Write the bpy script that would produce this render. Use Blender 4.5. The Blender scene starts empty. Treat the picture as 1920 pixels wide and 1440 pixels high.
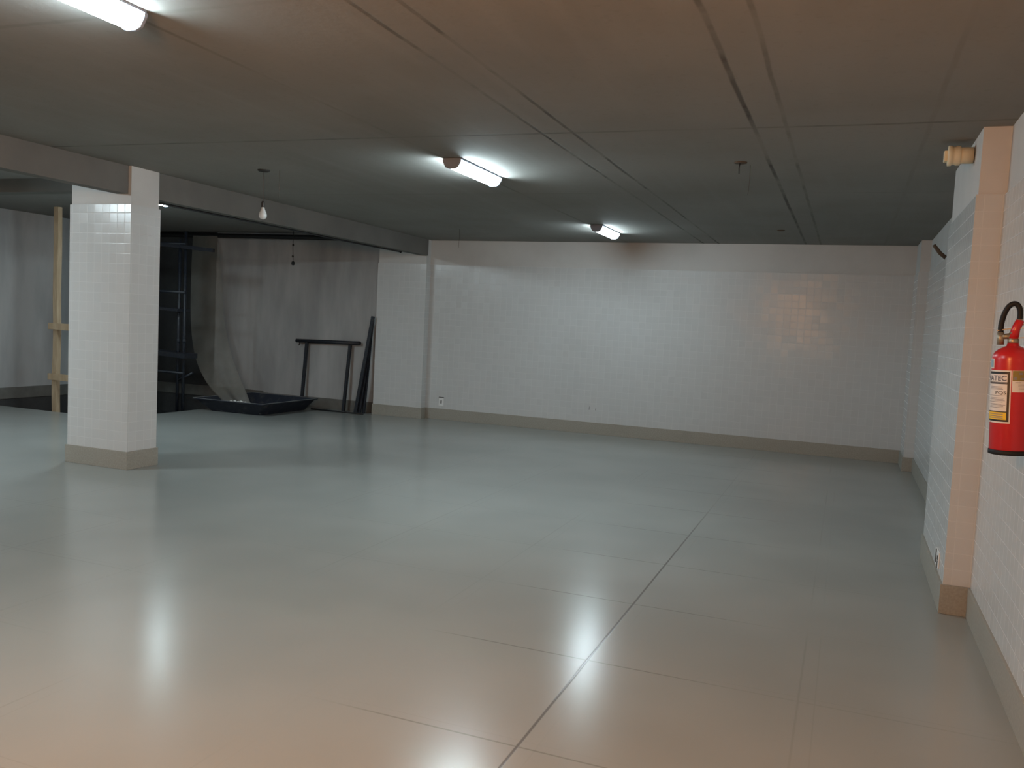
import bpy, bmesh, math, random
from mathutils import Vector, Matrix, noise
random.seed(7)
sc = bpy.context.scene
C = sc.collection
PI = math.pi

# ------------------------------------------------------------------ helpers
def mat(name, build=None, col=(.8, .8, .8), rough=.5, metal=0., spec=.5):
    m = bpy.data.materials.new(name); m.use_nodes = True
    b = m.node_tree.nodes['Principled BSDF']
    b.inputs['Base Color'].default_value = (*col, 1)
    b.inputs['Roughness'].default_value = rough
    b.inputs['Metallic'].default_value = metal
    b.inputs['Specular IOR Level'].default_value = spec
    if build: build(N(m), b)
    return m

class N:
    """small node-graph writer"""
    def __init__(s, m): s.t = m.node_tree; s.n = s.t.nodes; s.l = s.t.links
    def new(s, k, **kw):
        o = s.n.new(k)
        for a, v in kw.items(): setattr(o, a, v)
        return o
    def put(s, inp, v):
        if hasattr(v, 'is_output'): s.l.new(v, inp)
        elif isinstance(v, (tuple, list)) and len(v) == 3 and inp.type == 'RGBA': inp.default_value = (*v, 1)
        else: inp.default_value = v
    def math(s, op, a, b=0., clamp=False):
        o = s.new('ShaderNodeMath', operation=op, use_clamp=clamp)
        s.put(o.inputs[0], a); s.put(o.inputs[1], b); return o.outputs[0]
    def pos(s):
        o = s.new('ShaderNodeTexCoord'); return o.outputs['Object']
    def xyz(s, v):
        o = s.new('ShaderNodeSeparateXYZ'); s.put(o.inputs[0], v); return o.outputs
    def comb(s, x, y, z):
        o = s.new('ShaderNodeCombineXYZ')
        for i, v in enumerate((x, y, z)): s.put(o.inputs[i], v)
        return o.outputs[0]
    def noise(s, v, scale, detail=3, rough=.55, out='Fac'):
        o = s.new('ShaderNodeTexNoise'); s.put(o.inputs['Vector'], v)
        o.inputs['Scale'].default_value = scale; o.inputs['Detail'].default_value = detail
        o.inputs['Roughness'].default_value = rough; return o.outputs[out]
    def map(s, v, a, b, c=0., d=1.):
        o = s.new('ShaderNodeMapRange', interpolation_type='SMOOTHSTEP'); s.put(o.inputs[0], v)
        for i, k in enumerate((a, b, c, d)): o.inputs[1 + i].default_value = k
        return o.outputs[0]
    def mix(s, f, a, b, typ='MIX'):
        o = s.new('ShaderNodeMix', data_type='RGBA', blend_type=typ)
        s.put(o.inputs[0], f); s.put(o.inputs[6], a); s.put(o.inputs[7], b); return o.outputs[2]
    def bump(s, h, strength, dist, normal=None):
        o = s.new('ShaderNodeBump'); o.inputs['Strength'].default_value = strength
        o.inputs['Distance'].default_value = dist; s.put(o.inputs['Height'], h)
        if normal: s.put(o.inputs['Normal'], normal)
        return o.outputs[0]
    def line(s, c, at, w):
        """1 on the line c = at, falling to 0 at half width w"""
        d = s.math('ABSOLUTE', s.math('SUBTRACT', c, at)); return s.map(d, w * .35, w, 1., 0.)

def add_box(bm, lo, hi, mi=0):
    x0, y0, z0 = lo; x1, y1, z1 = hi
    v = [bm.verts.new(p) for p in ((x0,y0,z0),(x1,y0,z0),(x1,y1,z0),(x0,y1,z0),(x0,y0,z1),(x1,y0,z1),(x1,y1,z1),(x0,y1,z1))]
    for f in ((3,2,1,0),(4,5,6,7),(0,1,5,4),(1,2,6,5),(2,3,7,6),(3,0,4,7)):
        bm.faces.new([v[i] for i in f]).material_index = mi
    return v
def add_hexa(bm, p, mi=0):
    v = [bm.verts.new(q) for q in p]
    for f in ((3,2,1,0),(4,5,6,7),(0,1,5,4),(1,2,6,5),(2,3,7,6),(3,0,4,7)):
        bm.faces.new([v[i] for i in f]).material_index = mi
def add_tube(bm, pts, r, n=12, cap=True):
    pts = [Vector(p) for p in pts]; rs = r if isinstance(r, (list, tuple)) else [r] * len(pts)
    rings = []; ref = None
    for i, p in enumerate(pts):
        t = (pts[min(i + 1, len(pts) - 1)] - pts[max(i - 1, 0)]).normalized()
        if ref is None: ref = Vector((0, 0, 1)) if abs(t.z) < .9 else Vector((1, 0, 0))
        a = (ref - t * ref.dot(t)).normalized(); b = t.cross(a); ref = a
        rings.append([bm.verts.new(p + (a * math.cos(2*PI*k/n) + b * math.sin(2*PI*k/n)) * rs[i]) for k in range(n)])
    for A, B in zip(rings, rings[1:]):
        for k in range(n):
            f = bm.faces.new((A[k], A[(k+1) % n], B[(k+1) % n], B[k])); f.smooth = True
    if cap:
        bm.faces.new(list(reversed(rings[0]))); bm.faces.new(rings[-1])
def add_lathe(bm, prof, c=(0, 0, 0), n=32, axis='Z'):
    rings = []
    for r, h in prof:
        ring = []
        for k in range(n):
            a = 2 * PI * k / n
            p = (r*math.cos(a), r*math.sin(a), h) if axis == 'Z' else (h, r*math.cos(a), r*math.sin(a))
            ring.append(bm.verts.new((c[0]+p[0], c[1]+p[1], c[2]+p[2])))
        rings.append(ring)
    for A, B in zip(rings, rings[1:]):
        for k in range(n):
            f = bm.faces.new((A[k], A[(k+1) % n], B[(k+1) % n], B[k])); f.smooth = True
    bm.faces.new(list(reversed(rings[0]))); bm.faces.new(rings[-1])
def beam_between(bm, a, b, w, h, up=(0, 0, 1)):
    """a square bar from a to b"""
    a, b = Vector(a), Vector(b); t = (b - a).normalized(); u = Vector(up)
    s = t.cross(u).normalized(); u = s.cross(t)
    P = []
    for q in (a, b):
        P += [q - s*w/2 - u*h/2, q + s*w/2 - u*h/2, q + s*w/2 + u*h/2, q - s*w/2 + u*h/2]
    add_hexa(bm, P)
def root_loc(o):
    while o.parent: o = o.parent
    return Vector(o.location)
def obj(name, bm, m, parent=None, bevel=0., origin=None):
    """bm is in world coordinates; the object's origin goes to `origin` or the parent's place"""
    bmesh.ops.recalc_face_normals(bm, faces=bm.faces)
    me = bpy.data.meshes.new(name)
    o = bpy.data.objects.new(name, me); C.objects.link(o)
    off = root_loc(parent) if parent else (Vector(origin) if origin else Vector())
    if parent: o.parent = parent
    else: o.location = off
    bmesh.ops.translate(bm, verts=bm.verts, vec=-off)
    bm.to_mesh(me); bm.free()
    for k in (m if isinstance(m, (list, tuple)) else [m]): me.materials.append(k)
    if bevel:
        b = o.modifiers.new('bevel', 'BEVEL'); b.width = bevel; b.segments = 2; b.limit_method = 'ANGLE'
    return o
def tag(o, label, cat, group=None, kind=None):
    o['label'] = label; o['category'] = cat
    if group: o['group'] = group
    if kind: o['kind'] = kind
    return o
def thing(name, label, cat, loc, group=None):
    o = bpy.data.objects.new(name, None); C.objects.link(o); o.location = loc; o.empty_display_size = .1
    return tag(o, label, cat, group)
def struct(name, bm, m, label, cat, bevel=0., parent=None):
    o = obj(name, bm, m, parent, bevel); o['kind'] = 'structure'
    if not parent: tag(o, label, cat)
    return o
def B(): return bmesh.new()
def dup(root, loc, label, group=None):
    r = root.copy(); C.objects.link(r); r.location = loc; r['label'] = label
    if group: r['group'] = group
    for ch in list(root.children):
        c = ch.copy(); C.objects.link(c); c.parent = r
        for g in ch.children:
            d = g.copy(); C.objects.link(d); d.parent = c
    return r

# ------------------------------------------------------------------ room dimensions (metres)
H = 2.856                 # ceiling of the main bay
YF = 12.314               # far wall
YB = -5.0                 # wall behind the camera
XN, XM = .77, .85         # right wall before / after the right column
XL = -12.0                # left wall
ZL = 2.95                 # ceiling of the left bay
ZT = 2.471                # top of the wall tiles
ZS = .176                 # top of the skirting
def zc(x, y):             # the slab rises a little towards the near left
    return H + .055 * min(max(-x / 6.4, 0), 1.2) * (YF - max(y, 0)) / 6.1
def bx(y):                # right face of the long beam (runs very slightly askew)
    return -6.47 + .031 * (y - 6.27)
def bz(y): return 2.60 + .05 * (YF - y) / 6.1

# ------------------------------------------------------------------ materials
def tiles(g, b):
    p = .0955
    P = g.xyz(g.pos()); geo = g.new('ShaderNodeNewGeometry')
    nx = g.xyz(geo.outputs['True Normal'])[0]
    sx = g.math('GREATER_THAN', g.math('ABSOLUTE', nx), .5)
    mx = g.new('ShaderNodeMix', data_type='FLOAT'); g.put(mx.inputs[0], sx); g.put(mx.inputs[2], P[0]); g.put(mx.inputs[3], P[1])
    u = g.math('DIVIDE', mx.outputs[0], p); v = g.math('DIVIDE', g.math('SUBTRACT', P[2], ZS), p)
    def edge(c):
        f = g.math('FRACT', c); d = g.math('MINIMUM', f, g.math('SUBTRACT', 1., f)); return d
    d = g.math('MINIMUM', edge(u), edge(v))
    grout = g.map(d, .012, .030, 1., 0.)
    wn = g.new('ShaderNodeTexWhiteNoise', noise_dimensions='3D')
    g.put(wn.inputs['Vector'], g.comb(g.math('FLOOR', u), g.math('FLOOR', v), sx))
    tone = g.xyz(wn.outputs['Color'])[0]
    base = g.mix(tone, (.55, .562, .56), (.57, .582, .58))
    dirt = g.map(g.noise(g.pos(), .9, 4), .45, .75)
    base = g.mix(g.math('MULTIPLY', dirt, .10), base, (.42, .41, .39))
    g.put(b.inputs['Base Color'], g.mix(grout, base, (.60, .61, .605)))
    g.put(b.inputs['Roughness'], g.math('ADD', g.math('MULTIPLY', grout, .3), .22))
    # every tile is set a touch out of plane
    vm = g.new('ShaderNodeVectorMath', operation='SUBTRACT'); g.put(vm.inputs[0], wn.outputs['Color']); vm.inputs[1].default_value = (.5, .5, .5)
    vs = g.new('ShaderNodeVectorMath', operation='SCALE'); g.put(vs.inputs[0], vm.outputs[0]); vs.inputs['Scale'].default_value = .03
    va = g.new('ShaderNodeVectorMath', operation='ADD'); g.put(va.inputs[0], vs.outputs[0]); g.put(va.inputs[1], geo.outputs['Normal'])
    vn = g.new('ShaderNodeVectorMath', operation='NORMALIZE'); g.put(vn.inputs[0], va.outputs[0])
    h = g.math('ADD', g.map(d, .01, .05, 0., 1.), g.math('MULTIPLY', g.noise(g.pos(), 9., 2), .12))
    g.put(b.inputs['Normal'], g.bump(h, .4, .0007, vn.outputs[0]))
TILE = mat('white_wall_tile', tiles, spec=.22)

def plaster(g, b):
    n = g.noise(g.pos(), 1.6, 4); f = g.noise(g.pos(), 60., 2)
    g.put(b.inputs['Base Color'], g.mix(g.map(n, .35, .75), (.58, .575, .56), (.52, .515, .50)))
    g.put(b.inputs['Normal'], g.bump(f, .15, .002))
PLASTER = mat('white_painted_plaster', plaster, rough=.7)

def concrete(g, b):
    P = g.pos(); X, Y, Z = g.xyz(P)
    n = g.noise(P, .55, 5); st = g.noise(g.comb(g.math('MULTIPLY', X, 7.), g.math('MULTIPLY', Y, .5), 0.), 1., 4)
    fine = g.noise(P, 26., 4)
    base = g.mix(g.map(n, .3, .7), (.225, .217, .200), (.275, .266, .248))
    base = g.mix(g.math('MULTIPLY', g.map(st, .45, .8), .30), base, (.30, .29, .27))
    base = g.mix(g.math('MULTIPLY', g.map(fine, .55, .8), .22), base, (.15, .142, .13))
    wob = g.math('MULTIPLY', g.math('SUBTRACT', g.noise(P, 2.2, 3), .5), .02)
    Xw, Yw = g.math('ADD', X, wob), g.math('ADD', Y, wob)
    brk = g.noise(P, 1.1, 4); brk2 = g.noise(P, 5., 3)
    seams = None
    for c, a, w, k in ((Xw, -1.79, .018, .85), (Xw, -2.005, .018, .85), (Xw, -.63, .020, .85), (Xw, -.44, .018, .45), (Xw, -3.1, .022, .35),
                       (Xw, .35, .02, .15), (Yw, 5.47, .026, .55), (Yw, 3.02, .025, .2), (Yw, 7.95, .025, .2), (Yw, .6, .03, .4)):
        s = g.math('MULTIPLY', g.line(c, a, w), k)
        seams = s if seams is None else g.math('MAXIMUM', seams, s)
    seams = g.math('MULTIPLY', seams, g.math('ADD', g.map(brk, .38, .62, .12, .75), g.map(brk2, .5, .7, 0., .25)))
    g.put(b.inputs['Base Color'], g.mix(seams, base, (.035, .032, .028)))
    pores = g.math('SUBTRACT', fine, g.math('MULTIPLY', seams, 1.2))
    g.put(b.inputs['Normal'], g.bump(pores, .25, .004))
CONC = mat('raw_concrete_ceiling', concrete, rough=.85, spec=.2)

def beampaint(g, b):
    n = g.noise(g.pos(), 1.2, 4)
    g.put(b.inputs['Base Color'], g.mix(g.map(n, .3, .7), (.14, .136, .125), (.175, .17, .157)))
    g.put(b.inputs['Normal'], g.bump(g.noise(g.pos(), 40., 3), .15, .003))
BEAM = mat('grey_rendered_concrete', beampaint, rough=.8, spec=.25)

def floor_(g, b):
    P = g.pos(); X, Y, Z = g.xyz(P)
    n = g.noise(P, .7, 2)
    base = g.mix(g.map(n, .3, .7), (.285, .294, .274), (.325, .331, .308))
    vis = g.map(g.noise(P, .42, 2), .42, .58)
    def grid(c, o, pitch, w):
        k = g.math('FRACT', g.math('ADD', g.math('DIVIDE', g.math('SUBTRACT', c, o), pitch), .5))
        return g.map(g.math('ABSOLUTE', g.math('MULTIPLY', g.math('SUBTRACT', k, .5), pitch)), w * .4, w, 1., 0.)
    gx, gy = grid(X, -1.06, .965, .0065), grid(Y, 2.95, .94, .0065)
    ex, ey = grid(X, -.99, .965, .004), grid(Y, 3.0, .94, .004)
    main = g.math('MULTIPLY', g.line(X, -1.06, .0085), g.map(Y, 8.6, 6.0, 0., 1.))
    weak = g.math('MULTIPLY', g.math('MAXIMUM', g.math('MAXIMUM', gx, gy), g.math('MULTIPLY', g.math('MAXIMUM', ex, ey), .6)), g.math('MULTIPLY', vis, .16))
    near = g.math('MULTIPLY', g.math('MULTIPLY', gy, g.map(X, -2.0, -1.5, 0., 1.)), g.math('MULTIPLY', g.map(X, -.9, -.1, 1., 0.), .55))
    seam = g.math('MAXIMUM', main, g.math('MAXIMUM', weak, near))
    g.put(b.inputs['Base Color'], g.mix(seam, base, (.13, .125, .115)))
    g.put(b.inputs['Roughness'], .215)
    wav = g.noise(g.comb(X, g.math('MULTIPLY', Y, 1.6), 0.), 3., 0)
    h = g.math('SUBTRACT', g.math('MULTIPLY', wav, .3), main)
    g.put(b.inputs['Normal'], g.bump(h, .10, .002))
FLOOR = mat('grey_porcelain_floor_tile', floor_, spec=.45)

def skirt(g, b):
    f = g.noise(g.pos(), 70., 3); n = g.noise(g.pos(), 3., 3)
    base = g.mix(g.map(f, .35, .7), (.30, .285, .245), (.35, .335, .29))
    g.put(b.inputs['Base Color'], g.mix(g.math('MULTIPLY', g.map(n, .5, .8), .2), base, (.22, .21, .18)))
SKIRT = mat('beige_grey_skirting_tile', skirt, rough=.45)
SKIRT_SHADED = mat('shaded_dark_skirting', lambda g, b: g.put(b.inputs['Base Color'], g.mix(g.noise(g.pos(), 9., 4), (.10, .097, .085), (.17, .165, .15))), rough=.8)  # same skirting tile, the bay's shade put into a darker colour

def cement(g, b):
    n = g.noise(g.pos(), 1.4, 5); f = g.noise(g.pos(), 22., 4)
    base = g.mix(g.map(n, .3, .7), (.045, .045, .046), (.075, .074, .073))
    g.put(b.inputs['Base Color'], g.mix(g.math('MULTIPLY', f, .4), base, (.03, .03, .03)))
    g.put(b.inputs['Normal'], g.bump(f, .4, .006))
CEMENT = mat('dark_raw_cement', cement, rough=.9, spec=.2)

def greywall(g, b):
    P = g.pos(); X, Y, Z = g.xyz(P)
    n = g.noise(g.comb(g.math('MULTIPLY', X, 2.2), g.math('MULTIPLY', Y, 2.2), g.math('MULTIPLY', Z, .5)), 1., 4)
    g.put(b.inputs['Base Color'], g.mix(g.map(n, .3, .7), (.31, .312, .31), (.45, .45, .445)))
GREYW = mat('unfinished_grey_plaster', greywall, rough=.55)

def pine(g, b):
    P = g.pos(); X, Y, Z = g.xyz(P)
    s = g.noise(g.comb(g.math('MULTIPLY', X, 14.), g.math('MULTIPLY', Y, 14.), g.math('MULTIPLY', Z, 2.)), 1.6, 4)
    k = g.noise(P, 6., 2)
    base = g.mix(g.map(s, .3, .7), (.36, .265, .165), (.46, .355, .235))
    g.put(b.inputs['Base Color'], g.mix(g.map(k, .70, .76), base, (.16, .09, .05)))
    g.put(b.inputs['Normal'], g.bump(s, .2, .003))
PINE = mat('rough_pine', pine, rough=.75)
def darksteel(g, b):
    f = g.noise(g.pos(), 30., 3)
    g.put(b.inputs['Base Color'], g.mix(g.map(f, .4, .75), (.007, .010, .018), (.022, .022, .024)))
STEEL = mat('dark_blue_painted_steel', darksteel, rough=.5)
BLACK = mat('black_pipe', lambda g, b: g.put(b.inputs['Base Color'], g.mix(g.noise(g.pos(), 20.), (.006, .007, .008), (.014, .014, .015))), rough=.55)
def trayplastic(g, b):
    n = g.noise(g.pos(), 7., 4)
    g.put(b.inputs['Base Color'], g.mix(g.map(n, .5, .78), (.010, .014, .026), (.06, .06, .06)))
TRAY = mat('dark_navy_plastic', trayplastic, rough=.55)
MORTAR_AND_RIMLIGHT = mat('dried_mortar_and_rim_light', lambda g, b: (g.put(b.inputs['Base Color'], g.mix(g.noise(g.pos(), 18., 4), (.14, .14, .14), (.30, .30, .29))), g.put(b.inputs['Normal'], g.bump(g.noise(g.pos(), 30., 4), .6, .01))), rough=.9)  # mortar in the tub; also the paler rim colour for caught light
CRUMB = mat('white_plaster_crumb', lambda g, b: g.put(b.inputs['Base Color'], g.mix(g.noise(g.pos(), 40.), (.6, .6, .58), (.8, .8, .78))), rough=.9)
def rusty(g, b):
    g.put(b.inputs['Base Color'], g.mix(g.noise(g.pos(), 45., 4), (.05, .035, .025), (.16, .11, .07)))
RUST = mat('rusty_steel', rusty, rough=.8)
def pvc(g, b):
    g.put(b.inputs['Base Color'], g.mix(g.noise(g.pos(), 16., 3), (.66, .57, .38), (.74, .66, .48)))
PVC = mat('cream_pvc', pvc, rough=.5)
WHITEP = mat('white_plastic', lambda g, b: g.put(b.inputs['Base Color'], g.mix(g.noise(g.pos(), 30.), (.72, .72, .71), (.78, .78, .77))), rough=.4)
DARKP = mat('dark_plastic', lambda g, b: g.put(b.inputs['Base Color'], g.mix(g.noise(g.pos(), 50.), (.015, .013, .012), (.03, .027, .024))), rough=.5)
WIRE = mat('thin_grey_wire', lambda g, b: g.put(b.inputs['Base Color'], g.mix(g.noise(g.pos(), 50.), (.07, .06, .05), (.10, .09, .08))), rough=.5)
CAP = mat('grey_white_fitting_plastic', lambda g, b: g.put(b.inputs['Base Color'], g.mix(g.noise(g.pos(), 30.), (.22, .28, .38), (.27, .33, .43))), rough=.45)

def emit(name, col, s):
    m = bpy.data.materials.new(name); m.use_nodes = True; t = m.node_tree
    t.nodes.remove(t.nodes['Principled BSDF'])
    e = t.nodes.new('ShaderNodeEmission'); e.inputs[0].default_value = (*col, 1); e.inputs[1].default_value = s
    # faint lengthwise tube unevenness
    t.links.new(e.outputs[0], t.nodes['Material Output'].inputs[0]); return m
LAMP_STRENGTH = 118
WARM_STRENGTH = 195
DIFF = emit('lit_cool_white_diffuser', (.76, .93, 1.0), LAMP_STRENGTH)
WARM = emit('lit_warm_bulb_glass', (1.0, .43, .14), WARM_STRENGTH)

# ------------------------------------------------------------------ structure
PX0, PX1, PY0, PY1 = XL - .02, -9.48, 9.04, YF           # unfinished pit in the far left corner
bm = B()
def quad(bm, p, mi=0):
    f = bm.faces.new([bm.verts.new(q) for q in p]); f.material_index = mi; return f
add_box(bm, (PX1, YB, -.12), (XM + .1, YF + .1, 0))
add_box(bm, (XL - .1, YB, -.12), (PX1, PY0, 0))
struct('floor', bm, FLOOR, 'large grey polished floor with faint tile joints', 'floor')
bm = B()
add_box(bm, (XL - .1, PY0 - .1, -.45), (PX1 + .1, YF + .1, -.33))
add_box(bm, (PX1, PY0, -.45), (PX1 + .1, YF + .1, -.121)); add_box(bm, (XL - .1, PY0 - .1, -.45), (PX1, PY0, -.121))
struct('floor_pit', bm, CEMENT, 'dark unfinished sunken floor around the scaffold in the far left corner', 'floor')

bm = B()                                                  # main-bay slab
nx, ny = 24, 40
xs = [-6.75 + (XM + .1 + 6.75) * i / nx for i in range(nx + 1)]; ys = [YB + (YF + .1 - YB) * j / ny for j in range(ny + 1)]
lo = [[bm.verts.new((x, y, zc(x, y))) for x in xs] for y in ys]; hi = [[bm.verts.new((x, y, 3.2)) for x in xs] for y in ys]
for j in range(ny):
    for i in range(nx):
        bm.faces.new((lo[j][i], lo[j+1][i], lo[j+1][i+1], lo[j][i+1])); bm.faces.new((hi[j][i], hi[j][i+1], hi[j+1][i+1], hi[j+1][i]))
for j in range(ny):
    bm.faces.new((lo[j][0], hi[j][0], hi[j+1][0], lo[j+1][0])); bm.faces.new((lo[j][nx], lo[j+1][nx], hi[j+1][nx], hi[j][nx]))
for i in range(nx):
    bm.faces.new((lo[0][i], lo[0][i+1], hi[0][i+1], hi[0][i])); bm.faces.new((lo[ny][i], hi[ny][i], hi[ny][i+1], lo[ny][i+1]))
struct('ceiling', bm, CONC, 'bare concrete ceiling with dark formwork seams above the main bay', 'ceiling')
bm = B(); add_box(bm, (XL - .1, YB, ZL), (-6.62, YF + .1, 3.2))
struct('ceiling_bay', bm, CONC, 'darker concrete ceiling of the left bay behind the long beam', 'ceiling')

def tiled(bm, lo, hi, off=.012):
    """plaster core with a tile skin up to ZT; lo/hi is the tiled outline"""
    add_box(bm, lo, (hi[0], hi[1], ZT), 0)
def wallmesh(faces): pass

# far wall: plaster to the ceiling, tile skin 12 mm proud up to ZT
XD = -10.57                                                # right of here the far wall is plastered pale, left of it raw
bm = B()
add_box(bm, (-7.0, YF + .012, -.1), (XM + .2, YF + .2, 3.2), 1)
add_box(bm, (-7.0, YF, -.1), (XM + .2, YF + .012, ZT), 0)
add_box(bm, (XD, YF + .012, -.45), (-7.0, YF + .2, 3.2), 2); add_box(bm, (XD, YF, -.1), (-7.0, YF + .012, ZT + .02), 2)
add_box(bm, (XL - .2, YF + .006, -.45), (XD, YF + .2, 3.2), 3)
struct('wall_far', bm, [TILE, PLASTER, GREYW, CEMENT], 'far wall of white square tiles under a plain painted band', 'wall')
bm = B()
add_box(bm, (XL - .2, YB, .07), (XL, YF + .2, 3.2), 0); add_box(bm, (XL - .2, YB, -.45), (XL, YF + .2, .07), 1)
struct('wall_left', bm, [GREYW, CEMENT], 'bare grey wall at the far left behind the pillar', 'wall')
bm = B()
add_box(bm, (XN + .012, YB, -.1), (XM + .3, 6.3, 3.2), 1); add_box(bm, (XN, YB, -.1), (XN + .012, 6.3, ZT), 0)
add_box(bm, (XM + .012, 6.3, -.1), (XM + .3, YF + .1, 3.2), 1); add_box(bm, (XM, 6.3, -.1), (XM + .012, YF + .1, ZT), 0)
struct('wall_right', bm, [TILE, PLASTER], 'white tiled wall along the right side behind the extinguisher', 'wall')
bm = B(); add_box(bm, (XL - .2, YB - .2, -.1), (XM + .3, YB, 3.2))
struct('wall_back', bm, PLASTER, 'plain wall behind the camera', 'wall')

def column(name, x0, x1, y0, y1, z1, label, sides, sk, zt=ZT):
    """tiled column; sides = which faces carry tile ('l','f','r','b'); sk = faces carrying skirting"""
    e = .012; bm = B()
    lo = [x0 + e*('l' in sides), y0 + e*('f' in sides)]; hi = [x1 - e*('r' in sides), y1 - e*('b' in sides)]
    add_box(bm, (lo[0], lo[1], -.02), (hi[0], hi[1], z1), 1)
    add_box(bm, (x0, y0, -.02), (x1, y1, zt), 0)
    o = struct(name, bm, [TILE, PLASTER], label, 'column')
    t = .014; bm = B()
    add_box(bm, (x0 - t*('l' in sk), y0 - t*('f' in sk), 0), (x1 + t*('r' in sk), y1 + t*('b' in sk), ZS))
    struct('baseboard', bm, SKIRT, '', '', .002, parent=o)
    return o
column('pillar', -7.20, -6.42, 6.285, 6.66, zc(-6.42, 6.4) + .03, 'free-standing square pillar clad in white tiles under the long beam', 'lfrb', 'lfrb', 2.55)
column('column', -7.18, -6.30, 12.165, YF + .012, H + .02, 'shallow tiled pier on the far wall where the long beam ends', 'lfr', 'lfr')
column('column', .624, XM + .05, 5.613, 7.03, H + .03, 'tiled column on the right wall with a warm-lit front beside the extinguisher', 'lfb', 'lf')
column('column', .735, XM + .05, 11.62, YF + .012, H + .03, 'narrow tiled column in the far right corner', 'lf', 'lf')

t = .014
def board(name, lo, hi, label, m=SKIRT):
    bm = B(); add_box(bm, lo, hi); struct(name, bm, m, label, 'baseboard', .002)
board('baseboard_far', (-6.30, YF - t, 0), (.735, YF + .002, ZS), 'long beige-grey skirting along the tiled far wall')
board('baseboard_bay', (-9.48, YF - t, 0), (-7.18, YF + .002, ZS), 'skirting on the far wall behind the leaning trestle', SKIRT_SHADED)
board('baseboard_corner', (XL, YF - t, .02), (-9.48, YF + .008, ZS + .03), 'skirting on the raw far wall behind the scaffold', SKIRT_SHADED)
board('baseboard_left', (XL - .002, YB, .06), (XL + t, YF, .235), 'skirting along the bare left wall', SKIRT_SHADED)
board('baseboard_right', (XN - t, YB, 0), (XN + .002, 5.613, ZS), 'skirting along the right wall below the extinguisher')
board('baseboard_side', (XM - t, 7.03, 0), (XM + .002, 11.62, ZS), 'skirting along the right wall past the column')

# long beam: in two lengths, before and after the pillar
bm = B()
def beam_piece(y0, y1):
    w = .14; P = []
    for zf in (lambda y: bz(y), lambda y: 3.1):
        P += [(bx(y0) - w, y0, zf(y0)), (bx(y0), y0, zf(y0)), (bx(y1), y1, zf(y1)), (bx(y1) - w, y1, zf(y1))]
    add_hexa(bm, P)
beam_piece(YB, 6.297); beam_piece(6.648, 12.18)
struct('beam', bm, BEAM, 'long grey concrete beam running over the pillar to the far wall', 'beam')
bm = B(); add_box(bm, (XL, 7.0, 2.80), (-6.62, 7.16, 3.1))
struct('beam', bm, BEAM, 'cross beam under the left bay ceiling seen left of the pillar', 'beam')

# ------------------------------------------------------------------ ceiling luminaires
DIFF_DIM = emit('lit_cool_white_diffuser_dim', (.76, .93, 1.0), LAMP_STRENGTH * .57)
DIFF_STRONG = emit('lit_cool_white_diffuser_strong', (.76, .93, 1.0), LAMP_STRENGTH * 2.3)
def relamp(root, m):
    for c in root.children:
        if c.name.startswith('diffuser'):
            c.data = c.data.copy(); c.data.materials[0] = m
def make_lamp(loc, label):
    r = thing('ceiling_light', label, 'ceiling light', loc, 'lit ceiling fittings')
    x, y, z = loc; L = .43
    bm = B(); add_box(bm, (x - .078, y - L, z - .014), (x + .078, y + L, z)); obj('mounting_plate', bm, CAP, r, .002)
    bm = B()
    prof = [(-.072, -.014), (-.066, -.036), (-.046, -.070), (-.020, -.081), (.020, -.081), (.046, -.070), (.066, -.036), (.072, -.014)]
    A = [bm.verts.new((x + a, y - L + .012, z + b)) for a, b in prof]; D = [bm.verts.new((x + a, y + L - .012, z + b)) for a, b in prof]
    for i in range(len(prof)):
        j = (i + 1) % len(prof); f = bm.faces.new((A[i], A[j], D[j], D[i])); f.smooth = i < len(prof) - 1
    bm.faces.new(A); bm.faces.new(list(reversed(D)))
    obj('diffuser', bm, DIFF, r)
    for s in (-1, 1):
        bm = B(); y0, y1 = sorted((y + s * (L - .012), y + s * (L + .006)))
        pc = [(-.080, -.013), (-.076, -.034), (-.052, -.074), (-.022, -.086), (.022, -.086), (.052, -.074), (.076, -.034), (.080, -.013)]
        A = [bm.verts.new((x + a, y0, z + b)) for a, b in pc]; D = [bm.verts.new((x + a, y1, z + b)) for a, b in pc]
        for i in range(8):
            j = (i + 1) % 8; bm.faces.new((A[i], A[j], D[j], D[i]))
        bm.faces.new(A); bm.faces.new(list(reversed(D)))
        obj('end_cap', bm, CAP, r, .002)
    return r
lx = -2.96
lamp0 = make_lamp((lx - .06, 6.62, zc(lx - .06, 6.62)), 'lit white ceiling fitting in the middle of the row over the open floor')
relamp(dup(lamp0, (lx - .04, 10.72, zc(lx, 10.72)), 'lit white ceiling fitting nearest the far tiled wall', 'lit ceiling fittings'), DIFF_DIM)
dup(lamp0, (lx - .10, 2.56, zc(lx - .1, 2.56)), 'largest glaring ceiling fitting cut by the top left corner of the photo', 'lit ceiling fittings')
dup(lamp0, (-8.22, 8.2, ZL), 'lit ceiling fitting in the left bay peeping out beside the pillar', 'lit ceiling fittings')
relamp(dup(lamp0, (-8.9, 3.9, ZL), 'lit ceiling fitting hidden by the beam left of the pillar', 'lit ceiling fittings'), DIFF_STRONG)

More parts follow.
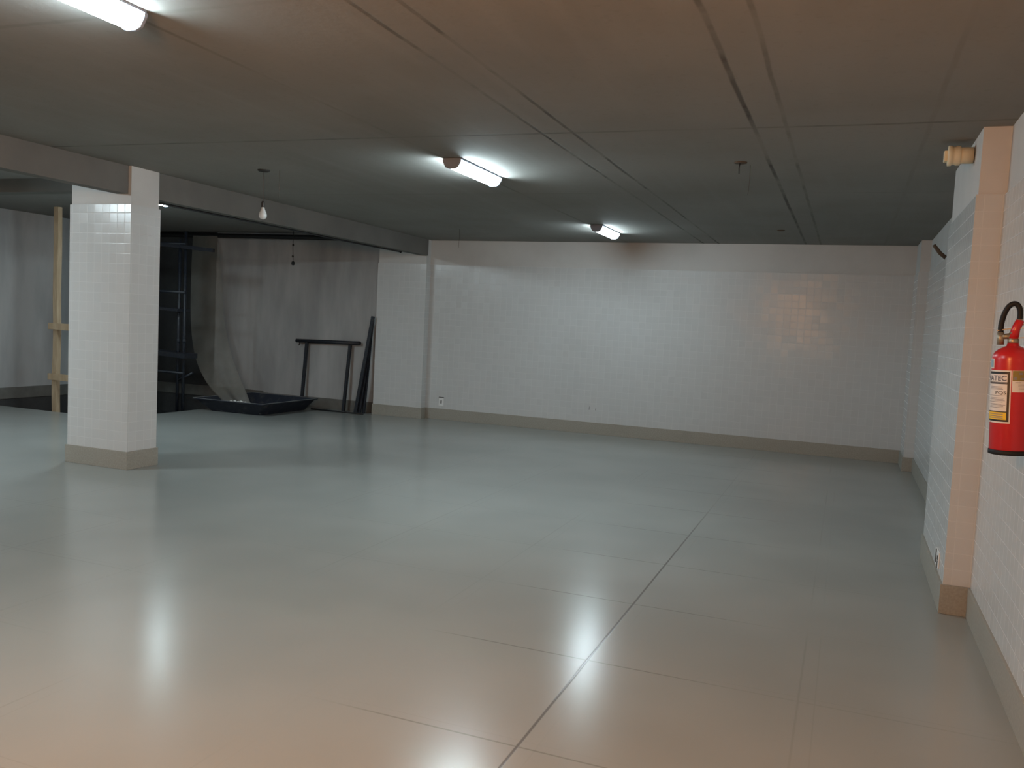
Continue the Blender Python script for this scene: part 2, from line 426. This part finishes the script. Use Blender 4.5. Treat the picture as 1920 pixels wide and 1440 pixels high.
# ------------------------------------------------------------------ hanging bulb, ceiling boxes, wires
def lathe_bulb(bm, c, s=1.):
    x, y, z = c
    add_lathe(bm, [(.012*s, 0), (.014*s, -.012*s), (.020*s, -.030*s), (.029*s, -.050*s), (.033*s, -.066*s), (.031*s, -.082*s), (.022*s, -.095*s), (.008*s, -.101*s)], c, 24)
GLASS = bpy.data.materials.new('unlit_bulb_glass'); GLASS.use_nodes = True
gb = GLASS.node_tree.nodes['Principled BSDF']; gb.inputs['Base Color'].default_value = (.85, .87, .86, 1); gb.inputs['Roughness'].default_value = .25; gb.inputs['Transmission Weight'].default_value = .35
px, py = -5.13, 6.58; pz = zc(px, py)
r = thing('pendant_bulb', 'unlit clear bulb hanging on a dark cord before the beam right of the pillar', 'pendant lamp', (px, py, pz))
bm = B(); add_lathe(bm, [(.056, 0), (.056, -.008), (.045, -.016), (.010, -.020)], (px, py, pz), 28); obj('canopy', bm, DARKP, r)
bm = B(); add_tube(bm, [(px, py, pz - .015), (px + .004, py, pz - .12), (px + .002, py, pz - .29)], .0035, 8); obj('cord', bm, WIRE, r)
bm = B(); add_lathe(bm, [(.008, 0), (.015, -.006), (.017, -.020), (.017, -.050), (.015, -.056)], (px + .002, py, pz - .285), 20); obj('socket', bm, DARKP, r)
bm = B(); lathe_bulb(bm, (px + .002, py, pz - .338), 1.12); obj('bulb', bm, GLASS, r)
def ceiling_box(x, y, label, rad, wires):
    z = zc(x, y); r = thing('ceiling_box', label, 'ceiling box', (x, y, z), 'empty ceiling boxes')
    bm = B(); add_lathe(bm, [(rad, 0), (rad, -.006), (rad * .8, -.009)], (x, y, z), 28); obj('cover', bm, RUST, r)
    for dx, L in wires:
        bm = B(); add_tube(bm, [(x + dx, y, z - .005), (x + dx - .004, y, z - L * .5), (x + dx - .002, y, z - L)], .004, 8); obj('cable', bm, DARKP, r)
ceiling_box(-.833, 6.54, 'round dark ceiling box with a short cable stub right of the middle light', .047, [(-.005, .085)])
ceiling_box(-.842, 10.7, 'round dark ceiling box close to the far wall, smaller of the two', .045, [])
def wire(x, y, z0, L, label, knots=()):
    bm = B(); add_tube(bm, [(x, y, z0), (x + .003, y, z0 - L*.5), (x - .004, y, z0 - L)], .0022, 6)
    for k in knots: add_lathe(bm, [(.002, .006), (.006, 0), (.002, -.006)], (x, y, z0 - k), 10)
    tag(obj('hanging_wire', bm, WIRE, origin=(x, y, z0)), label, 'wire', 'thin wires hanging from the ceiling')
wire(-.776, 6.65, zc(-.776, 6.65), .22, 'thin wire hanging beside the larger round ceiling box')
wire(-5.13, 10.85, zc(-5.13, 10.85), .26, 'thin wire hanging near the far wall where the beam ends')
wire(-4.97, 6.60, zc(-4.97, 6.60), .26, 'thin wire hanging just right of the unlit pendant bulb')
sx, sy = -8.40, 11.56
r = thing('pendant_socket', 'empty black lamp socket on a knotted cord in front of the left bay far wall', 'pendant lamp', (sx, sy, ZL))
bm = B(); add_tube(bm, [(sx, sy, ZL), (sx - .004, sy, ZL - .3), (sx + .008, sy, ZL - .52)], .005, 8)
for k in (.27, .45): add_lathe(bm, [(.004, .02), (.016, .006), (.016, -.010), (.004, -.02)], (sx, sy, ZL - k), 12)
obj('cord', bm, DARKP, r)
bm = B(); add_lathe(bm, [(.008, .03), (.024, .014), (.028, -.01), (.024, -.034), (.010, -.04)], (sx + .008, sy, ZL - .555), 18); obj('socket', bm, BLACK, r)

# warm bulb of the entrance behind the camera
wx, wy, wz = -1.35, .15, 2.42
r = thing('globe_lamp', 'lit warm globe lamp hanging above the camera', 'pendant lamp', (wx, wy, zc(wx, wy)))
bm = B(); add_lathe(bm, [(.05, 0), (.05, -.012), (.01, -.02)], (wx, wy, zc(wx, wy)), 24); obj('canopy', bm, DARKP, r)
bm = B(); add_tube(bm, [(wx, wy, zc(wx, wy) - .01), (wx, wy, wz + .05)], .004, 8); obj('cord', bm, DARKP, r)
bm = B(); add_lathe(bm, [(.008, .055), (.018, .05), (.018, -.002)], (wx, wy, wz), 20); obj('socket', bm, DARKP, r)
bm = B(); bmesh.ops.create_uvsphere(bm, u_segments=32, v_segments=20, radius=.20, matrix=Matrix.Translation((wx, wy, wz - .195)))
for f in bm.faces: f.smooth = True
obj('globe', bm, WARM, r)

# ------------------------------------------------------------------ dark pipes in the left bay
bm = B(); add_tube(bm, [(XL + .01, 12.21, 2.902), (-6.66, 12.21, 2.852)], .040, 16)
tag(obj('black_pipe', bm, BLACK, origin=(-9.3, 12.21, 2.895)), 'thick black pipe along the top of the left bay far wall', 'pipe')
bm = B(); pts = []
for i in range(12):
    y = 6.67 + (11.55 - 6.67) * i / 11; pts.append((bx(y) - .128, y, bz(y) - .010 - .003 * math.sin(i)))
add_tube(bm, pts, .0105, 10); add_lathe(bm, [(.006, -.02), (.018, -.008), (.018, .008), (.006, .02)], (pts[-1][0], pts[-1][1], pts[-1][2]), 12)
tag(obj('conduit', bm, BLACK, origin=pts[0]), 'thin black conduit under the edge of the long beam', 'conduit')

# ------------------------------------------------------------------ wooden guard rail by the pit
r = thing('guard_rail', 'raw pine guard rail with two boards at the pit edge left of the pillar', 'guard rail', (-10.72, 9.16, -.33))
for x, z1 in ((-10.725, ZL), (-9.62, 1.55)):
    bm = B(); w = .044
    n = 14; rings = []
    for i in range(n + 1):
        z = -.33 + (z1 + .33) * i / n; dx = .006 * math.sin(i * 1.1 + x); dy = .004 * math.cos(i * .9)
        rings.append([bm.verts.new((x + dx + a * w, 9.16 + dy + b * w * .8, z)) for a, b in ((-1, -1), (1, -1), (1, 1), (-1, 1))])
    for A, D in zip(rings, rings[1:]):
        for k in range(4): bm.faces.new((A[k], A[(k+1) % 4], D[(k+1) % 4], D[k]))
    bm.faces.new(rings[0]); bm.faces.new(rings[-1]); obj('post', bm, PINE, r, .003)
for z in (1.235, .50):
    bm = B(); add_hexa(bm, [(-10.82, 9.09, z - .05), (-9.52, 9.09, z - .058), (-9.52, 9.115, z - .058), (-10.82, 9.115, z - .05),
                            (-10.82, 9.09, z + .045), (-9.52, 9.09, z + .037), (-9.52, 9.115, z + .037), (-10.82, 9.115, z + .045)])
    obj('board', bm, PINE, r, .003)

# ------------------------------------------------------------------ scaffold in the pit
r = thing('scaffold', 'dark steel ladder-like scaffold frame standing in the pit right of the pillar', 'scaffold', (-9.6, 10.4, -.33))
for x, z1 in ((-9.625, 2.64), (-9.515, 2.75), (-10.80, 2.64), (-10.69, 2.75)):
    bm = B(); add_tube(bm, [(x, 10.4, -.33), (x, 10.4, z1)], .024, 14)
    add_lathe(bm, [(.024, 0), (.03, .01), (.03, .05), (.024, .06)], (x, 10.4, 1.05), 14); obj('upright', bm, STEEL, r)
for z in (1.825, .58, 2.56):
    bm = B(); add_tube(bm, [(-10.83, 10.385, z + .02), (-9.49, 10.385, z)], .021, 12); obj('rung', bm, STEEL, r)
bm = B(); add_tube(bm, [(-9.625, 10.4, .46), (-9.36, 10.43, .60)], .018, 10); obj('brace', bm, STEEL, r)
bm = B(); beam_between(bm, (-10.5, 10.36, 2.59), (-8.95, 10.36, 2.47), .05, .055); obj('ledger', bm, STEEL, r, .003)
for z, h, x1 in ((1.55, .045, -9.53), (.855, .075, -9.37)):
    bm = B(); add_hexa(bm, [(-10.85, 10.26, z + .02), (x1, 10.26, z - h/2), (x1, 10.54, z - h/2), (-10.85, 10.54, z + .02),
                            (-10.85, 10.26, z + .02 + h), (x1, 10.26, z + h/2), (x1, 10.54, z + h/2), (-10.85, 10.54, z + .02 + h)])
    obj('plank', bm, STEEL, r, .003)

# ------------------------------------------------------------------ plastic sheet hanging into the tray
def sheetmat(name):
    m = bpy.data.materials.new(name); m.use_nodes = True; g = N(m); t = m.node_tree
    b = t.nodes['Principled BSDF']; out = t.nodes['Material Output']
    n = g.noise(g.pos(), 2.2, 3); X, Y, Z = g.xyz(g.pos())
    b.inputs['Roughness'].default_value = .4
    g.put(b.inputs['Base Color'], g.mix(g.map(n, .35, .7), (.36, .34, .29), (.48, .46, .41)))
    tr = g.new('ShaderNodeBsdfTransparent'); tl = g.new('ShaderNodeBsdfTranslucent'); tl.inputs[0].default_value = (.5, .48, .43, 1)
    m1 = g.new('ShaderNodeMixShader'); m1.inputs[0].default_value = .35; g.l.new(b.outputs[0], m1.inputs[1]); g.l.new(tl.outputs[0], m1.inputs[2])
    m2 = g.new('ShaderNodeMixShader'); m2.inputs[0].default_value = .46; g.l.new(tr.outputs[0], m2.inputs[1]); g.l.new(m1.outputs[0], m2.inputs[2])
    g.l.new(m2.outputs[0], out.inputs[0]); return m
SHEET = sheetmat('translucent_dusty_plastic')
bm = B()
L_ = [(-10.92, 12.10, 2.87), (-10.86, 12.02, 2.2), (-10.69, 11.85, 1.4), (-10.22, 11.45, .8), (-9.72, 11.18, .38), (-9.28, 11.12, .06)]
R_ = [(-10.42, 12.14, 2.87), (-10.24, 12.06, 2.2), (-10.02, 11.90, 1.4), (-9.52, 11.55, .75), (-9.02, 11.25, .30), (-8.85, 11.20, .05)]
def interp(P, t):
    k = t * (len(P) - 1); i = min(int(k), len(P) - 2); f = k - i
    p0 = Vector(P[max(i-1, 0)]); p1 = Vector(P[i]); p2 = Vector(P[i+1]); p3 = Vector(P[min(i+2, len(P)-1)])
    return .5 * ((2*p1) + (p2-p0)*f + (2*p0-5*p1+4*p2-p3)*f*f + (3*p1-p0-3*p2+p3)*f**3)
U, V = 48, 60; grid = []
for j in range(V + 1):
    tv = j / V; a, b = interp(L_, tv), interp(R_, tv); row = []
    for i in range(U + 1):
        tu = i / U; p = a.lerp(b, tu)
        amp = .03 * (.35 + .65 * tv)
        d = amp * math.sin(tu * 11 + 1.3 * math.sin(tv * 3)) + amp * .22 * noise.noise((tu * 6, tv * 4, 3.1))
        p = p + Vector((.25 * d, -1.0 * d, 0)); p.z = max(p.z, .045); row.append(bm.verts.new(p))
    grid.append(row)
for j in range(V):
    for i in range(U):
        f = bm.faces.new((grid[j][i], grid[j][i+1], grid[j+1][i+1], grid[j+1][i])); f.smooth = True
tag(obj('plastic_sheet', bm, SHEET, origin=(-10.0, 11.7, 2.87)), 'translucent dusty plastic sheet hanging from the black pipe into the tub', 'plastic sheet')

# ------------------------------------------------------------------ mortar tub
rx0, rx1, ry0, ry1 = -9.50, -8.13, 10.56, 12.04; tx0, tx1, ty0, ty1 = -9.26, -8.30, 10.72, 11.9; rz = .195
r = thing('mortar_tub', 'large shallow dark plastic mixing tub on the floor under the plastic sheet', 'tub', (-8.8, 11.35, 0))
bm = B(); t_ = .012
def ring(x0, x1, y0, y1, z, cr=.06):
    vs = []
    for cx, cy, a0 in ((x1-cr, y1-cr, 0), (x0+cr, y1-cr, 90), (x0+cr, y0+cr, 180), (x1-cr, y0+cr, 270)):
        for k in range(6):
            a = math.radians(a0 + 90 * k / 5); vs.append(bm.verts.new((cx + cr*math.cos(a), cy + cr*math.sin(a), z)))
    return vs
rr = [ring(tx0, tx1, ty0, ty1, 0), ring(rx0+.03, rx1-.03, ry0+.03, ry1-.03, rz - .008), ring(rx0+.03, rx1-.03, ry0+.03, ry1-.03, rz - .012),
      ring(rx0, rx1, ry0, ry1, rz - .014), ring(rx0, rx1, ry0, ry1, rz),
      ring(rx0+.04, rx1-.04, ry0+.04, ry1-.04, rz), ring(tx0+.015, tx1-.015, ty0+.015, ty1-.015, .014)]
for A, D in zip(rr, rr[1:]):
    for k in range(len(A)): bm.faces.new((A[k], A[(k+1) % len(A)], D[(k+1) % len(A)], D[k]))
bm.faces.new(list(reversed(rr[0]))); bm.faces.new(rr[-1]); obj('tub_body', bm, TRAY, r)
bm = B(); A = ring(rx0+.002, rx1-.002, ry0+.002, ry1-.002, rz + .002); D = ring(rx0+.034, rx1-.034, ry0+.034, ry1-.034, rz + .002)
A2 = ring(rx0+.002, rx1-.002, ry0+.002, ry1-.002, rz - .001); D2 = ring(rx0+.034, rx1-.034, ry0+.034, ry1-.034, rz - .001)
for k in range(len(A)):
    q = (k+1) % len(A)
    bm.faces.new((A[k], A[q], D[q], D[k])); bm.faces.new((A2[k], D2[k], D2[q], A2[q])); bm.faces.new((A[k], A2[k], A2[q], A[q])); bm.faces.new((D[k], D[q], D2[q], D2[k]))
obj('rim_highlight', bm, MORTAR_AND_RIMLIGHT, r)['label'] = 'pale grey rim edge, coloured lighter as if catching light'  # pale strip stands in for light caught on the tub's lip
bm = B(); n = 18
gr = [[bm.verts.new((tx0 - .02 + (tx1 - tx0 + .04) * i / n, ty0 - .02 + (ty1 - ty0 + .04) * j / n, .025 + .018 * noise.noise((i * .5, j * .5, 2)))) for i in range(n + 1)] for j in range(n + 1)]
for j in range(n):
    for i in range(n): bm.faces.new((gr[j][i], gr[j][i+1], gr[j+1][i+1], gr[j+1][i])).smooth = True
obj('mortar_layer', bm, MORTAR_AND_RIMLIGHT, r)
bm = B()
for k in range(16):
    x = -8.62 + random.uniform(-.16, .20); y = ry0 + .02 + random.uniform(0, .05); s = random.uniform(.007, .018)
    bmesh.ops.create_icosphere(bm, subdivisions=1, radius=s, matrix=Matrix.Translation((x, y, rz + s * .6)) @ Matrix.Diagonal((1.3, 1, .7, 1)))
o = obj('plaster_crumbs', bm, CRUMB, r); o['label'] = 'white plaster crumbs on the near rim'; o['kind'] = 'stuff'

# ------------------------------------------------------------------ trestle leaning at the wall, leaning bars, rod on the floor
r = thing('trestle', 'dark steel trestle with a round top bar and two legs against the far wall', 'trestle', (-8.14, 12.2, 0))
bm = B(); add_tube(bm, [(-8.77, 12.24, 1.125), (-7.51, 12.24, 1.145)], .031, 16); obj('top_bar', bm, STEEL, r)
for xt, xb in ((-8.555, -8.575), (-7.70, -7.74)):
    bm = B(); beam_between(bm, (xt, 12.24, 1.105), (xb, 12.16, .0), .046, .046, (0, 1, 0)); obj('leg', bm, STEEL, r, .003)
bm = B(); add_tube(bm, [(-8.70, 12.24, 1.10), (-8.70, 12.235, 1.06), (-8.725, 12.235, 1.05)], .008, 8); obj('hook', bm, STEEL, r)
for x, y, xt, yt, zt_, lab in ((-7.43, 12.03, -7.20, 12.10, 1.60, 'dark steel bar leaning left of the tiled pier, foremost of three'),
                               (-7.385, 12.08, -7.24, 12.16, 1.55, 'dark steel bar leaning left of the tiled pier, middle of three'),
                               (-7.335, 12.13, -7.29, 12.22, 1.48, 'dark steel bar leaning left of the tiled pier, rearmost of three')):
    bm = B(); beam_between(bm, (x, y, .0), (xt, yt, zt_), .055, .030, (0, 1, 0)); 
    tag(obj('steel_bar', bm, STEEL, bevel=.002, origin=(x, y, 0)), lab, 'bar', 'steel bars leaning by the pier')
bm = B(); add_tube(bm, [(-8.25, 11.98, .014), (-7.24, 11.97, .014)], .013, 10)
tag(obj('steel_rod', bm, BLACK, origin=(-7.7, 11.97, 0)), 'dark steel rod lying on the floor below the trestle', 'rod')

# ------------------------------------------------------------------ sockets on the walls
r = thing('wall_socket', 'white wall socket low on the far wall beside the pier', 'socket', (-6.01, YF, .28))
bm = B(); add_box(bm, (-6.055, YF - .010, .215), (-5.967, YF, .350)); obj('plate', bm, WHITEP, r, .004)
bm = B(); add_box(bm, (-6.020, YF - .013, .258), (-6.000, YF - .008, .312)); obj('outlet', bm, DARKP, r, .002)
bm = B(); add_box(bm, (-6.055, YF - .011, .352), (-5.967, YF, .362)); obj('cut_edge', bm, DARKP, r)['label'] = 'dark cut edge above the plate'
r = thing('wall_socket', 'small socket just above the skirting on the shaded side of the right column', 'socket', (.624, 5.95, .25))
bm = B(); add_box(bm, (.616, 5.86, .200), (.624, 6.02, .305)); obj('plate', bm, WHITEP, r, .003)
for y0, y1, z0, z1 in ((5.985, 6.01, .215, .30), (5.90, 5.925, .25, .275), (5.90, 5.915, .20, .245)):
    bm = B(); add_box(bm, (.613, y0, z0), (.618, y1, z1)); obj('outlet', bm, DARKP, r)
for x, L, a in ((-3.55, .05, 'left'), (-3.45, .035, 'right')):
    bm = B(); add_hexa(bm, [(x, YF - .002, .36), (x + .006, YF - .002, .36), (x + .006, YF, .36), (x, YF, .36), (x + .004, YF - .002, .36 + L), (x + .009, YF - .002, .36 + L), (x + .009, YF, .36 + L), (x + .004, YF, .36 + L)])
    tag(obj('wall_scratch', bm, DARKP, origin=(x, YF, .36)), 'short dark scratch low on the far wall, %s of two' % a, 'scratch', 'scratches on the far wall')['kind'] = 'structure'

# ------------------------------------------------------------------ drain pipe stub and rusty hook on the right
cy, cz = 5.98, 2.765
r = thing('pipe_stub', 'cream plastic pipe stub sticking out of the right column below the ceiling', 'pipe', (.624, cy, cz))
bm = B(); add_lathe(bm, [(.050, 0), (.050, -.125)], (.630, cy, cz), 28, 'X'); obj('pipe', bm, PVC, r)
bm = B(); add_lathe(bm, [(.053, -.07), (.060, -.074), (.060, -.095), (.055, -.100), (.055, -.115), (.062, -.120), (.062, -.140), (.045, -.142)], (.630, cy, cz), 28, 'X'); obj('coupling', bm, PVC, r)
bm = B(); add_box(bm, (.468, cy - .02, cz - .035), (.492, cy + .035, cz + .03)); obj('end_plug', bm, PVC, r, .004)
bm = B(); add_tube(bm, [(XM + .01, 9.75, 2.475), (.80, 9.72, 2.52), (.735, 9.70, 2.60)], [.020, .020, .017], 10)
tag(obj('steel_stub', bm, RUST, origin=(XM, 9.75, 2.475)), 'short rusty steel stub poking out of the right wall beyond the column', 'steel stub')

# ------------------------------------------------------------------ fire extinguisher
ex, ey, ez = .676, 4.20, 1.118; ER = .0845
F = Vector((-ex, -ey, 0)).normalized(); Lf = Vector((F.y, -F.x, 0))      # towards the room's middle / towards its left
if Lf.x > 0: Lf = -Lf
def cyl(th, z, rad):
    a = math.radians(th); d = F * math.cos(a) + Lf * math.sin(a); return Vector((ex, ey, 0)) + d * rad + Vector((0, 0, z))
def strip(bm, t0, t1, z0, z1, rad, n=24, th=.0006):
    P = [[bm.verts.new(cyl(t0 + (t1 - t0) * i / n, z, q)) for i in range(n + 1)] for q in (rad, rad + th) for z in (z0, z1)]
    a, b, c, d = P
    for i in range(n):
        bm.faces.new((c[i], c[i+1], d[i+1], d[i])); bm.faces.new((b[i], b[i+1], a[i+1], a[i]))
        bm.faces.new((a[i], a[i+1], c[i+1], c[i])); bm.faces.new((d[i], d[i+1], b[i+1], b[i]))
    bm.faces.new((a[0], c[0], d[0], b[0])); bm.faces.new((a[n], b[n], d[n], c[n]))
REDM = mat('red_gloss_enamel', lambda g, b: g.put(b.inputs['Base Color'], g.mix(g.noise(g.pos(), 12., 3), (.46, .012, .016), (.54, .022, .024))), rough=.28)
RUBBER = mat('black_rubber', lambda g, b: g.put(b.inputs['Base Color'], g.mix(g.noise(g.pos(), 40.), (.008, .008, .009), (.014, .014, .015))), rough=.6, spec=.25)
BRASS = mat('dull_valve_metal', lambda g, b: g.put(b.inputs['Base Color'], g.mix(g.noise(g.pos(), 40., 3), (.24, .20, .14), (.42, .37, .28))), rough=.42, metal=.75)
def flat(name, col): return mat(name, lambda g, b: g.put(b.inputs['Base Color'], g.mix(g.noise(g.pos(), 25.), tuple(c * .94 for c in col), tuple(min(1, c * 1.05) for c in col))), rough=.45)
LWHITE = flat('label_white', (.70, .68, .65)); LBLACK = flat('label_black', (.014, .013, .013)); LYEL = flat('label_yellow', (.78, .52, .03))
LGREY = flat('label_print_grey', (.22, .21, .21)); LBLUE = flat('sticker_blue', (.25, .42, .55)); LOLIVE = flat('seal_olive', (.26, .19, .04)); LINK = flat('label_ink', (.05, .055, .09))
r = thing('fire_extinguisher', 'red fire extinguisher hung on the right wall with a black hose loop', 'fire extinguisher', (ex, ey, ez))
bm = B(); add_lathe(bm, [(.078, ez + .012), (ER, ez + .018), (ER, ez + .445), (.0825, ez + .462), (.074, ez + .478), (.058, ez + .492), (.038, ez + .502), (.026, ez + .508), (.024, ez + .522)], (ex, ey, 0), 48); obj('body', bm, REDM, r)
bm = B(); add_lathe(bm, [(.080, ez), (.0875, ez + .002), (.0885, ez + .010), (.0875, ez + .022), (.0845, ez + .024)], (ex, ey, 0), 48); obj('base_ring', bm, RUBBER, r)
zv = ez + .520
bm = B(); add_lathe(bm, [(.022, zv), (.024, zv + .004), (.024, zv + .018), (.018, zv + .024), (.018, zv + .050), (.012, zv + .056)], (ex, ey, 0), 24)
q = cyl(90, 0, .055); add_tube(bm, [(ex, ey, zv + .034), (q.x, q.y, zv + .030)], [.014, .012], 14)
q2 = cyl(90, 0, .052); add_tube(bm, [(q2.x, q2.y, zv - .008), (q2.x, q2.y, zv + .052)], .015, 14)
obj('valve', bm, BRASS, r)
def lever(za, zb, t0, t1, m, name):
    bm = B(); a = cyl(90, 0, t0); b = cyl(-90, 0, t1); n = 10; w = .011
    for i in range(n):
        f0, f1 = i / n, (i + 1) / n
        p = a.lerp(b, f0); s = a.lerp(b, f1)
        z0 = za + (zb - za) * f0 + .010 * math.sin(PI * f0); z1 = za + (zb - za) * f1 + .010 * math.sin(PI * f1)
        add_hexa(bm, [(p + F*w) + Vector((0,0,z0)), (s + F*w) + Vector((0,0,z1)), (s - F*w) + Vector((0,0,z1)), (p - F*w) + Vector((0,0,z0)),
                      (p + F*w) + Vector((0,0,z0+.004)), (s + F*w) + Vector((0,0,z1+.004)), (s - F*w) + Vector((0,0,z1+.004)), (p - F*w) + Vector((0,0,z0+.004))])
    obj(name, bm, m, r)
lever(zv + .056, zv + .060, .066, .105, BRASS, 'lever'); lever(zv + .020, zv + .006, -.01, .105, BRASS, 'handle')
# red sleeve leaning right, then the black hose loop
bm = B(); s0 = cyl(-90, zv + .020, .0); s1 = cyl(-90, zv + .066, .008); s2 = cyl(-90, zv + .103, .024)
add_tube(bm, [s0, s1, s2, cyl(-90, zv + .108, .025)], [.022, .019, .018, .013], 16); obj('hose_sleeve', bm, REDM, r)['label'] = 'red sleeve at the hose end'
pts = [cyl(-90, zv + .098, .021), cyl(-90, zv + .13, .024), cyl(-90, zv + .158, .022), cyl(-90, zv + .178, .012), cyl(90, zv + .184, .003), cyl(90, zv + .172, .022), cyl(90, zv + .145, .037), cyl(90, zv + .110, .047), cyl(90, zv + .08, .052), cyl(90, zv + .045, .052)]
sm = [interp(pts, i / 40) for i in range(41)]
bm = B(); add_tube(bm, sm, .0125, 14); obj('hose', bm, RUBBER, r)
bm = B(); a = cyl(-90, zv + .098, .0215); add_tube(bm, [a, a + Vector((0, 0, .014))], .0135, 14); obj('hose_ferrule', bm, BRASS, r)
bm = B(); add_tube(bm, [cyl(-90, zv + .085, .02), cyl(-90, zv + .088, .06)], .003, 8); obj('safety_pin', bm, BRASS, r)
bm = B(); add_box(bm, (ex + .055, ey - .02, ez + .36), (XN + .030, ey + .02, ez + .42)); obj('bracket', bm, BRASS, r)

Z = lambda f: ez + f
rl = ER + .0003
lt, lb = Z(.395), Z(.150)
bm = B(); strip(bm, 1, 112, lb, lt, rl); lab = obj('label_panel', bm, LWHITE, r); lab['label'] = 'white rimmed black instruction label on the left'
bm = B(); strip(bm, 4.5, 110, lb + .007, lt - .007, rl + .0008); obj('label_border', bm, LBLACK, lab)
bm = B(); strip(bm, 11, 108, lt - .055, lt - .018, rl + .0016); strip(bm, 11, 108, lb + .055, lt - .064, rl + .0016); obj('text_field', bm, LWHITE, lab)
bm = B(); strip(bm, 11, 108, lb + .016, lb + .050, rl + .0016); obj('warning_strip', bm, LYEL, lab)
bm = B()
y = lt - .072
rows = [(.066, 40, 18), (.062, 44, 16), (.062, 50, 20), (.058, 48, 16)]
for z0, wdt, st in [(.076, 50, 22), (.082, 46, 24), (.088, 50, 22), (.128, 52, 18), (.134, 56, 20), (.140, 50, 16), (.146, 54, 22), (.160, 56, 14), (.166, 50, 20), (.172, 56, 16), (.156, 44, 26)]:
    zz = lt - z0 - .002
    if zz > lb + .058: strip(bm, st, st + wdt, zz, zz + .0022, rl + .0024, 14, .0002)
for zz in (lb + .022, lb + .030, lb + .040): strip(bm, 20, 75, zz, zz + .003, rl + .0024, 14, .0002)
strip(bm, 11, 108, lt - .061, lt - .058, rl + .0024, 20, .0002); strip(bm, 11, 108, lt - .119, lt - .117, rl + .0024, 20, .0002)
obj('fine_print', bm, LGREY, lab)
def wrapped_text(txt, th_right, th_left, z0, z1, m, name):
    cu = bpy.data.curves.new(name, 'FONT'); cu.body = txt; cu.offset = .012
    to = bpy.data.objects.new(name, cu); C.objects.link(to)
    dg = bpy.context.evaluated_depsgraph_get(); dg.update()
    me = bpy.data.meshes.new_from_object(to.evaluated_get(dg)); bpy.data.objects.remove(to)
    b2 = B(); b2.from_mesh(me); bpy.data.meshes.remove(me)
    bmesh.ops.triangulate(b2, faces=b2.faces)
    bmesh.ops.subdivide_edges(b2, edges=[e for e in b2.edges if e.calc_length() > .12], cuts=2)
    xs_ = [v.co.x for v in b2.verts]; ys_ = [v.co.y for v in b2.verts]; x0, x1, y0, y1 = min(xs_), max(xs_), min(ys_), max(ys_)
    for v in b2.verts:
        u, w = (v.co.x - x0) / (x1 - x0), (v.co.y - y0) / (y1 - y0)
        v.co = cyl(th_left + (th_right - th_left) * u, z0 + (z1 - z0) * w, rl + .0028)
    return obj(name, b2, m, lab)
wrapped_text('MATEC', 13, 86, lt - .049, lt - .024, LINK, 'lettering')
wrapped_text('PQS', 13, 46, lt - .114, lt - .097, LBLACK, 'lettering')
bm = B(); strip(bm, 58, 100, Z(.402), Z(.448), rl); st = obj('sticker', bm, LWHITE, r); st['label'] = 'small blue and white sticker above the label'
bm = B(); strip(bm, 61, 98, Z(.408), Z(.444), rl + .0008); obj('sticker_print', bm, LBLUE, st)
bm = B(); strip(bm, -70, -1.5, Z(.295), Z(.395), rl); tg = obj('inspection_tag', bm, LWHITE, r); tg['label'] = 'white inspection tag with an olive upper band'
bm = B(); strip(bm, -69, -2.5, Z(.347), Z(.394), rl + .0008); obj('tag_band', bm, LOLIVE, tg)
bm = B()
for zz, a, b in ((.338, -25, -10), (.328, -45, -18), (.320, -48, -18), (.310, -42, -20)): strip(bm, a, b, Z(zz), Z(zz + .0025), rl + .001, 10, .0003)
for a, b, z0, z1 in ((-14, -5, .352, .366), (-34, -24, .352, .362), (-30, -20, .376, .386)): strip(bm, a, b, Z(z0), Z(z1), rl + .0016, 8, .0003)
obj('tag_print', bm, LGREY, tg)

r.location = (.678, 4.20, 1.141); r.scale = (.92, .92, .92); r.rotation_euler = (0, -.045, 0)

# ------------------------------------------------------------------ world, camera, view
w = bpy.data.worlds.new('World'); sc.world = w; w.use_nodes = True
w.node_tree.nodes['Background'].inputs[0].default_value = (.5, .5, .5, 1); w.node_tree.nodes['Background'].inputs[1].default_value = .02
cam = bpy.data.cameras.new('camera'); co = bpy.data.objects.new('camera', cam); C.objects.link(co)
cam.sensor_width = 36; cam.lens = 1600.71 / 1920 * 36; cam.clip_start = .05; cam.clip_end = 100
rv, uv, fv = Vector((.92912537, .36654415, .0486973)), Vector((-.07127507, .04830805, .9962862)), Vector((-.3628304, .92914569, -.07100969))
M = Matrix((rv, uv, -fv)).transposed().to_4x4(); M.translation = (0, 0, 1.6)
co.matrix_world = M; sc.camera = co
sc.view_settings.view_transform = 'Standard'; sc.view_settings.look = 'None'; sc.view_settings.exposure = .1; sc.view_settings.gamma = 1.
sc.view_settings.use_curve_mapping = False
sc.cycles.use_denoising = True; sc.cycles.max_bounces = 8; sc.cycles.diffuse_bounces = 5; sc.cycles.glossy_bounces = 4
sc.cycles.sample_clamp_indirect = 6.; sc.cycles.caustics_reflective = False; sc.cycles.caustics_refractive = False
